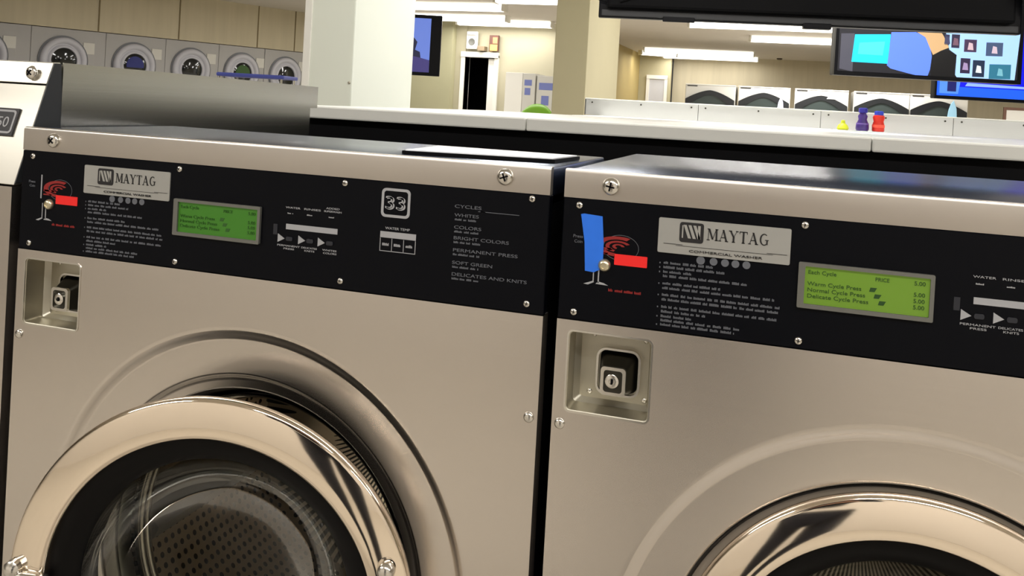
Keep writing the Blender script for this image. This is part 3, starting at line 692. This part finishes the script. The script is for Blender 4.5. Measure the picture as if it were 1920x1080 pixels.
MB().tube([(-W1+.06, -.02, .05), (-W1-.01, -.03, .068), (-W1-.04, -.03, .085), (-W1-.06, -.02, .12), (-W1-.06, -.02, 1.1)], .004).build('trailing_cable', M['black'], t1, True)
arm = MB().tube([(W1-.06, -.06, .28), (W1+.00, -.06, .20), (W1+.035, -.05, .12), (W1+.055, -.03, .05), (W1+.06, .0, -.02)], [.05, .05, .04, .034, .028], 16)
arm.build('cable_shroud', M['tv_grey'], t1, True)
MB().tube([(0, -.08, .5), (0, -.08, CEIL-1.545)], .03).build('ceiling_pole', M['black'], t1, True)
MB().box(-.25, .25, -.08, -.03, .35, .65, .005).build('wall_bracket', M['black'], t1)
# lit set with the picture
a2 = math.atan2(.259, 1.002)
t2 = television((1.632, 4.595, 1.46), a2, 1.035, .60, 'lit television showing photo tiles, hanging below the big black one', depth=.07)
scr = MB().box(-.499, .499, -.008, .0, .024, .58).build('screen', screen_mat('dark', (26, 26, 34), .5), t2)
def scr_poly(parent, name, pts, m, lay=1): return MB().prism(pts, -.008-.0006*lay, -.008).build(name, m, parent)
def sx(px): return -.517+(px-1562)/350*1.035
def sz(py, px): return (140+(px-1562)*.0545-py)/350*1.035*.99
def SP(*q): return [(sx(x), sz(y, x)) for x, y in q]
scr_poly(scr, 'dark_left_picture', SP((1572, 60), (1572, 128), (1597, 134), (1597, 60)), screen_mat('grey', (72, 72, 84), .5))
scr_poly(scr, 'cyan_tile', SP((1598, 62), (1594, 115), (1662, 119), (1665, 62)), screen_mat('cyan', (20, 190, 226), 1.0), 2)
scr_poly(scr, 'cyan_writing', SP((1607, 78), (1605, 100), (1652, 103), (1655, 76)), screen_mat('pale_cyan', (60, 204, 230), 1.0), 3)
scr_poly(scr, 'blue_tile', SP((1666, 58), (1661, 122), (1668, 128), (1700, 137), (1720, 142), (1738, 143), (1742, 130), (1744, 105), (1738, 80), (1728, 66), (1712, 58)), screen_mat('blue', (84, 118, 226), .95), 2)
scr_poly(scr, 'hand_tile', SP((1714, 58), (1730, 68), (1740, 90), (1746, 102), (1760, 94), (1775, 88), (1764, 66), (1760, 60)), screen_mat('skin', (196, 160, 116), .7), 3)
scr_poly(scr, 'sleeve_tile', SP((1744, 104), (1758, 96), (1772, 92), (1790, 102), (1790, 146), (1744, 144)), screen_mat('black', (8, 8, 12), .4), 2)
scr_poly(scr, 'gallery_tile', SP((1768, 60), (1776, 92), (1790, 102), (1789, 140), (1795, 148), (1900, 153), (1906, 62)), screen_mat('pale_blue', (150, 188, 226), .9), 2)
th = MB()
cells = ((1766, 62, 1775, 82), (1779, 62, 1794, 88), (1803, 72, 1826, 96), (1844, 78, 1875, 104), (1798, 108, 1816, 137), (1821, 112, 1843, 144), (1852, 120, 1892, 148))
for i, (x0, y0, x1, y1) in enumerate(cells):
    s_ = scr_poly(scr, 'thumbnail', SP((x0, y0), (x0, y1), (x1, y1+1), (x1, y0+1)), screen_mat('thumb%d' % i, ((44, 44, 74), (40, 34, 60), (60, 44, 72), (62, 78, 110), (40, 30, 60), (26, 40, 66), (42, 108, 134))[i], .7), 3)
    cx_, cy_ = (x0+x1)/2, (y0+y1)/2
    scr_poly(scr, 'thumbnail_detail', SP((cx_-3, cy_-6), (cx_-5, cy_+8), (cx_+6, cy_+9), (cx_+4, cy_-4)), screen_mat('td%d' % i, ((60, 60, 90), (110, 80, 96), (196, 170, 180), (196, 176, 190), (150, 130, 170), (210, 222, 226), (110, 170, 186))[i], .7), 4)
# third set, mostly hidden, blue lower banner
a3 = math.atan2(.72, 2.319)
t3 = television((3.13, 8.226, 1.459), a3, 2.03, 1.15, 'far television with a bright blue banner, behind the lit one', depth=.07)
s3 = MB().box(-.99, .99, -.008, .0, .03, 1.12).build('screen', screen_mat('royal', (24, 78, 214), 1.0), t3)
scr_poly(s3, 'banner_top', [(-.80, .115), (.99, .115), (.99, 1.1), (-.80, 1.1)], screen_mat('deep_blue', (8, 14, 190), 1.0), 2)
scr_poly(s3, 'banner_side', [(-.97, .05), (-.80, .05), (-.78, .19), (-.97, .19)], screen_mat('steel_blue', (70, 120, 196), .8), 3)
scr_poly(s3, 'banner_emblem', [(-.90, .07), (-.82, .07), (-.82, .17), (-.90, .17)], screen_mat('navy', (20, 24, 90), .6), 5)
scr_poly(s3, 'banner_line', [(-.74, .125), (-.15, .125), (-.15, .145), (-.72, .155)], screen_mat('line_blue', (120, 150, 240), .9), 4)
# wall set on the left
tL = television((-3.0, 7.37, 1.43), math.atan2(.197, .637)+.02, 1.02, .62, 'lit television beside the white pillar, over the dark doorway side', depth=.06)
sL = MB().box(-.475, .40, -.008, 0, .035, .585).build('screen', screen_mat('violet', (96, 120, 200), .85), tL)
scr_poly(sL, 'dark_figure', [(.20, .20), (.31, .18), (.30, .24), (.25, .26), (.27, .34), (.22, .40), (.05, .40), (.05, .18)], screen_mat('figure', (30, 34, 66), .6), 2)
scr_poly(sL, 'lower_picture', [(-.475, .035), (.40, .035), (.40, .16), (.22, .20), (-.475, .18)], screen_mat('mauve', (64, 58, 118), .7), 1)

# ------------------------------------------------------------------ dryers
def arch(hw, top, sh, bot, n=18):
    """flattened arch outline: half width, top, shoulder height, bottom"""
    pts = []
    for i in range(n+1):
        u = -1+2*i/n; z = sh+(top-sh)*(1-abs(u)**1.55); pts.append((u*hw, z))
    pts = pts[::-1]
    return [(hw, bot+.12), ] + pts + [(-hw, bot+.12), (-hw*.8, bot), (hw*.8, bot)]
def make_right_dryer():
    t = empty('dryer', (0, 0, 0)); w = .995
    MB().box(-w/2, w/2, .0, .9, 0, 1.81, .01).build('cabinet', M['enamel'], t)
    for zb in (0, .93):
        o = MB(); frame_mb(o, arch(.485, .69+zb*1.08, .50+zb*1.08, .06+zb), arch(.385, .60+zb*1.08, .40+zb*1.08, .13+zb), -.05, .0)
        d = o.build('door', mat('black_dryer_door', (14, 17, 20), .35) if 'black_dryer_door' not in bpy.data.materials else bpy.data.materials['black_dryer_door'], t)
        MB().prism(arch(.39, .605+zb*1.08, .405+zb*1.08, .125+zb), -.03, -.01).build('door_glass', M['dryer_glass'], d)
    MB().box(-.46, -.26, -.006, 0, 1.762, 1.782).build('name_strip', M['ink'], t)
    MB().box(-.497, .497, -.012, .0, 1.795, 1.812, .002).build('top_trim', M['trim'], t)
    return t
rdx = (-.593, .459, 1.538, 2.628, 3.63)
rlab = ('white dryer nearest the far white door, with a large black arched door', 'second white dryer from the far white door', 'middle white dryer of the far right row', 'white dryer behind the purple and red bottles', 'last white dryer of the far right row, with a pale blue item inside')
rd0 = make_right_dryer()
for i, x in enumerate(rdx):
    t = rd0 if i == 0 else copy_tree(rd0)
    t.location = (x, 17.385, (.01, .005, -.003, -.003, -.02)[i]*0); tag(t, rlab[i], 'dryer', 'white dryers along the far right wall')
def laundry(x, z, col, lab, w=.1, h=.2):
    b = MB(); b.prism([(-w, -h), (w, -h), (w*.8, h*.2), (w*.2, h), (-w*.3, h*.7), (-w*.7, h*.1)], -.064, -.052, bev=.004)
    o = b.build('hanging_garment', mat('cloth_'+lab.split()[0], col, .8)); o.location = (x, 17.385, z); return tag(o, lab, 'clothing')
laundry(.78, 1.50, (196, 198, 226), 'pale lilac garment showing in the second far right dryer door', .06, .12)
laundry(3.86, 1.52, (150, 196, 222), 'sky blue garment showing in the last far right dryer door', .09, .2)
laundry(1.72, 1.66, (206, 210, 212), 'white scrap showing in the middle far right dryer door', .09, .03)
# laundry cart between the counter and the left dryers
ct = empty('laundry_cart', (-3.25, 5.42, 0), .30); tag(ct, 'tall laundry cart with a blue top rail in front of the grey dryers', 'laundry cart')
for x in (-.24, .24):
    for y in (-.2, .2): MB().tube([(x, y, 1.30), (x, y, .12)], .012).build('post', M['chrome_small'], ct, True)
    for y in (-.2, .2): MB().lathe([(0, -.015), (.05, -.015), (.05, .015), (0, .015)], (x, y, .05), 20, 'X').build('wheel', M['rubber'], ct, True)
MB().box(-.27, .27, -.23, .23, .12, .16, .01).build('lower_shelf', M['chrome_small'], ct)
MB().box(-.27, .27, -.23, .23, 1.285, 1.315, .01).build('top_rail', mat('blue_cart_rail', (84, 96, 190), .5), ct)
# framed notice at the far right
fn = empty('framed_notice', (5.95, 21.3, 0)); tag(fn, 'brown framed pale notice board at the far right edge', 'notice board')
MB().box(-.36, .5, 0, .03, 1.2, 1.70).build('notice', M['trim'], fn)
f = MB(); frame_mb(f, [(-.40, 1.16), (.54, 1.16), (.54, 1.74), (-.40, 1.74)], [(-.34, 1.22), (.48, 1.22), (.48, 1.68), (-.34, 1.68)], -.02, .03); f.build('frame', mat('brown_wood_frame', (104, 66, 44), .5), fn)
MB().box(-.05, .0, .03, .06, 0, 1.5).build('stand_post', M['dull_steel'], fn); MB().box(-.3, .3, -.15, .2, 0, .03).build('stand_foot', M['dull_steel'], fn)

# left row of dryers along the wall
rang = math.atan2(rd.y, rd.x)
def make_left_dryer():
    t = empty('dryer', (0, 0, 0)); w = .97
    MB().box(-w/2, w/2, 0, .62, 0, 1.965, .006).build('cabinet', M['enamel_grey'], t)
    for zc in (.52, 1.475):
        d = MB().lathe([(.36, 0), (.36, -.03), (.345, -.055), (.31, -.065), (.275, -.055), (.26, -.03), (.245, -.028), (.225, -.05), (.20, -.05), (.19, -.02)], (0, 0, zc), 48).build('door_ring', M['enamel_ring'], t, True, 50)
        MB().lathe([(.37, -.001), (.385, -.006), (.385, -.012), (.36, -.014)], (0, 0, zc), 48).build('ring_groove', M['tv_grey'], d, True)
        MB().lathe([(.20, -.03), (.15, -.045), (.08, -.055), (0, -.058)], (0, 0, zc), 32).build('door_glass', M['dark_glass'], d, True)
    MB().box(.30, .48, -.012, 0, 1.60, 1.78, .003).build('coin_box', M['enamel'], t)
    MB().box(-.48, .48, -.004, 0, 1.86, 1.955).build('control_strip', M['enamel_grey'], t)
    return t
ld0 = make_left_dryer(); ss = [-.25, .93, 2.08, 3.12, 4.15, 5.13]
llab = ('grey dryer cut by the left edge of the picture', 'grey dryer with white ring door, second from the left edge', 'grey dryer with blue laundry in its round door', 'grey dryer in the middle of the left row', 'grey dryer with green laundry behind its door', 'last grey dryer of the left row, beside the white pillar')
for i, s in enumerate(ss):
    t = ld0 if i == 0 else copy_tree(ld0)
    p = rowpt(s, 0); t.location = (p.x, p.y, 0); t.rotation_euler = (0, 0, rang)
    tag(t, llab[i], 'dryer', 'grey dryers along the left wall')
for i, (sa, sb) in enumerate(zip(ss, ss[1:])):
    if sb-sa-.97 > .03:
        a = rowpt(sa+.486, -.01); b = rowpt(sb-.486, -.01)
        struct('trim_%d' % (3+i), MB().prismz([(a.x, a.y), (b.x, b.y), (b.x-rn.x*.3, b.y-rn.y*.3), (a.x-rn.x*.3, a.y-rn.y*.3)], 0, 1.965), M['enamel_grey'])
def left_laundry(s, col, lab):
    b = MB().lathe([(0, -.064), (.10, -.062), (.15, -.052), (.16, -.03)], (0, 0, 1.475), 20)
    for v in b.b.verts:
        if v.co.z < 1.44: v.co.z = 1.44
    o = b.build('laundry', mat('laundry_'+lab.split()[0], col, .8), None, True); p = rowpt(s, .0); o.location = (p.x, p.y, 0); o.rotation_euler = (0, 0, rang); tag(o, lab, 'laundry')
left_laundry(2.08, (52, 58, 120), 'navy laundry pressed against the door of a left dryer')
left_laundry(4.15, (62, 92, 50), 'green laundry pressed against the door of a left dryer')

def bar(name, pts, r, m): return MB().tube(pts, r).build(name, M[m] if isinstance(m, str) else m, ct, True)

def skinned(name, verts, edges, radii, m, parent, root=0, sub=2):
    me = bpy.data.meshes.new(name); me.from_pydata(verts, edges, []); me.materials.append(m)
    o = bpy.data.objects.new(name, me); C.objects.link(o); o.parent = parent
    sk = o.modifiers.new('skin', 'SKIN'); sk.use_smooth_shade = True
    lay = me.skin_vertices[0] if me.skin_vertices else None
    if lay is None:
        bm = bmesh.new(); bm.from_mesh(me); bm.verts.layers.skin.verify(); bm.to_mesh(me); bm.free(); lay = me.skin_vertices[0]
    for i, r in enumerate(radii): lay.data[i].radius = r if isinstance(r, tuple) else (r, r)
    for i in range(len(radii)): lay.data[i].use_root = (i == root)
    ss = o.modifiers.new('subdivision', 'SUBSURF'); ss.levels = sub; ss.render_levels = sub
    return o
# ------------------------------------------------------------------ items at the dark doorway
def box_thing(name, x0, x1, y0, y1, z0, z1, m, lab, cat):
    return tag(MB().box(x0, x1, y0, y1, z0, z1, .005).build(name, m), lab, cat)
al = empty('fire_alarm', (-4.98, 15.24, 2.38)); tag(al, 'white alarm box with a grille above the dark doorway', 'alarm')
MB().box(-.11, .11, -.07, .0, -.17, .17, .01).build('alarm_case', M['trim'], al)
MB().lathe([(.07, -.07), (.06, -.085), (.03, -.08), (0, -.08)], (0, 0, -.03), 24).build('grille', M['lcd_frame'], al, True)
MB().box(-.09, .09, -.11, -.07, .10, .16, .01).build('strobe', M['trim'], al)
ex = empty('exit_sign', (-4.53, 15.22, 2.33)); tag(ex, 'small glowing orange sign above the doorway corner', 'sign')
MB().box(-.09, .09, -.05, .03, -.15, .16, .004).build('sign_case', mat('brown_sign_case', (96, 60, 48), .5), ex)
MB().box(-.07, .075, -.056, -.05, -.14, -.02).build('lower_panel', mat('orange_glow', (250, 170, 90), .4, emit=(250, 160, 80), estr=.8), ex)
MB().box(-.02, .075, -.056, -.05, .0, .12).build('upper_panel', mat('red_glow', (236, 120, 84), .4, emit=(236, 110, 74), estr=.7), ex)
box_thing('door_closer', -4.84, -4.70, 15.12, 15.30, 2.18, 2.27, mat('brown_closer', (140, 122, 96), .5), 'small brown box on the lintel of the dark doorway', 'door closer')
vn = empty('vending_machine', (-3.35, 13.6, 0)); tag(vn, 'white vending cabinet with blue labels left of the tan pillar', 'vending machine')
MB().box(-.40, -.09, 0, .6, 0, 1.735, .01).build('side_cabinet', M['trim'], vn)
MB().box(-.085, .14, -.01, .6, 0, 1.73, .01).build('cabinet', M['enamel'], vn)
MB().box(.15, .62, .03, .6, 0, 1.70, .01).build('cabinet', M['enamel'], vn)
bl = mat('blue_label', (110, 120, 178), .5)
for x0, x1, z0, z1 in ((-.05, .08, 1.52, 1.62), (-.04, .06, 1.36, 1.48), (.20, .44, 1.46, 1.58), (.25, .38, 1.20, 1.36)):
    MB().box(x0, x1, -.014 if x1 < .15 else .026, -.010 if x1 < .15 else .030, z0, z1).build('blue_label', bl, vn)
ch = empty('chair', (-1.86, 8.9, 0)); tag(ch, 'lime green chair back showing over the counter by the tan pillar', 'chair')
green = mat('lime_green_plastic', (112, 160, 42), .4)
b = bmesh.new(); gv = []
for j in range(9):
    row = []
    for i in range(13):
        u = -1+2*i/12; v = j/8; hw = .24*(1-.12*v); z = .78+.43*v*(1-.34*abs(u)**2.4)
        row.append(b.verts.new((u*hw, .06*(1-u*u)+.05*v, z)))
    gv.append(row)
for j in range(8):
    for i in range(12): b.faces.new((gv[j][i], gv[j][i+1], gv[j+1][i+1], gv[j+1][i]))
k = MB(); k.join(b); bk = k.build('backrest', green, ch, True, 80); sm_ = bk.modifiers.new('thick', 'SOLIDIFY'); sm_.thickness = .012
MB().box(-.23, .23, -.38, .06, .77, .80, .012, 3).build('seat', green, ch, True)
for sx_ in (-1, 1):
    for sy_ in (-.34, .04): MB().tube([(sx_*.17, sy_+(.0), .77), (sx_*.22, sy_*1.15, 0)], .012).build('leg', M['chrome_small'], ch, True)
sd = MB().lathe([(.07, 0), (.07, -.025), (.05, -.04), (0, -.042)], (0, 0, 0), 24, 'Z'); sd = sd.build('smoke_detector', mat('brown_detector', (70, 56, 40), .5), None, True)
sd.location = (.66, 22.8, CEIL); tag(sd, 'small dark ceiling detector above the far right dryers', 'smoke detector')

# ------------------------------------------------------------------ the person taking the picture, mirrored in the steel
pn = empty('person', (.74, -1.20, 0)); tag(pn, 'person in dark jacket and trousers holding a phone, seen mirrored in the steel', 'person')
skin = mat('skin', (196, 150, 122), .55); cloth = mat('dark_jacket', (30, 32, 40), .85); jean = mat('dark_trousers', (34, 36, 46), .85); hair = mat('brown_hair', (40, 28, 20), .7)
V = [(0, 0, .95), (0, 0, 1.12), (0, .0, 1.30), (0, .0, 1.43), (-.17, 0, 1.40), (.17, 0, 1.40), (-.24, .02, 1.14), (.24, .02, 1.14), (-.10, .24, 1.13), (.17, .24, 1.13)]
E_ = [(0, 1), (1, 2), (2, 3), (3, 4), (3, 5), (4, 6), (5, 7), (6, 8), (7, 9)]
skinned('jacket', V, E_, [(.17, .12), (.155, .115), (.175, .12), (.09, .08), .068, .068, .052, .052, .036, .036], cloth, pn)
V = [(0, 0, .93), (-.09, 0, .86), (.09, 0, .86), (-.10, .01, .50), (.10, .01, .50), (-.11, -.01, .10), (.11, -.01, .10)]
skinned('trousers', V, [(0, 1), (0, 2), (1, 3), (2, 4), (3, 5), (4, 6)], [(.16, .12), .10, .10, .072, .072, .055, .055], jean, pn)
for sgn in (-1, 1):
    MB().box(sgn*.11-.045, sgn*.11+.045, -.08, .18, 0, .09, .03, 3).build('shoe', M['black'], pn, True)
V = [(0, 0, 1.42), (0, .01, 1.50), (0, .015, 1.58), (0, .02, 1.66), (0, .01, 1.73), (0, .105, 1.61), (0, .085, 1.585)]
hd = skinned('head', V, [(0, 1), (1, 2), (2, 3), (3, 4), (2, 5), (2, 6)], [.055, .055, (.072, .085), (.078, .092), (.05, .06), .012, .02], skin, pn)
for sgn in (-1, 1):
    MB().lathe([(0, -.009), (.009, 0), (0, .009)], (sgn*.031, .094, 1.635), 10).build('eye', M['ink'], pn, True)
    MB().lathe([(0, -.012), (.022, 0), (0, .012)], (sgn*.082, .02, 1.625), 10, 'X').build('ear', skin, pn, True)
skinned('hair', [(0, -.02, 1.60), (0, -.02, 1.68), (0, .0, 1.735), (0, .055, 1.735)], [(0, 1), (1, 2), (2, 3)], [(.075, .07), (.086, .086), (.08, .075), (.05, .04)], hair, pn)
for sgn in (-1, 1):
    x0, y0, z0 = (-.10 if sgn < 0 else .17), .24, 1.13
    tx = .02 if sgn < 0 else .10
    vs_ = [(x0, y0, z0), (tx, y0+.07, z0+.02)]; es = [(0, 1)]; rs = [.028, (.036, .018)]
    for k in range(4):
        b0 = len(vs_); z = z0+.045-.022*k
        vs_ += [(tx+sgn*-.012, y0+.105, z), (tx-sgn*-.0+sgn*-.02, y0+.135-.004*k, z+.002), (tx-sgn*.045, y0+.148-.003*k, z)]
        es += [(1, b0), (b0, b0+1), (b0+1, b0+2)]; rs += [.010, .009, .0075]
    b0 = len(vs_); vs_ += [(tx+sgn*.0, y0+.085, z0+.055), (tx-sgn*.02, y0+.115, z0+.085)]; es += [(1, b0), (b0, b0+1)]; rs += [.012, .009]
    skinned('hand', vs_, es, rs, skin, pn, 0, 1)
ph = MB().box(-.038, .038, -.004, .004, -.078, .078, .003, 2)
po = ph.build('mobile_phone', M['tv'], None, True); po.location = (.84, -.915, 1.150); tag(po, 'dark mobile phone held up by the mirrored person', 'phone')
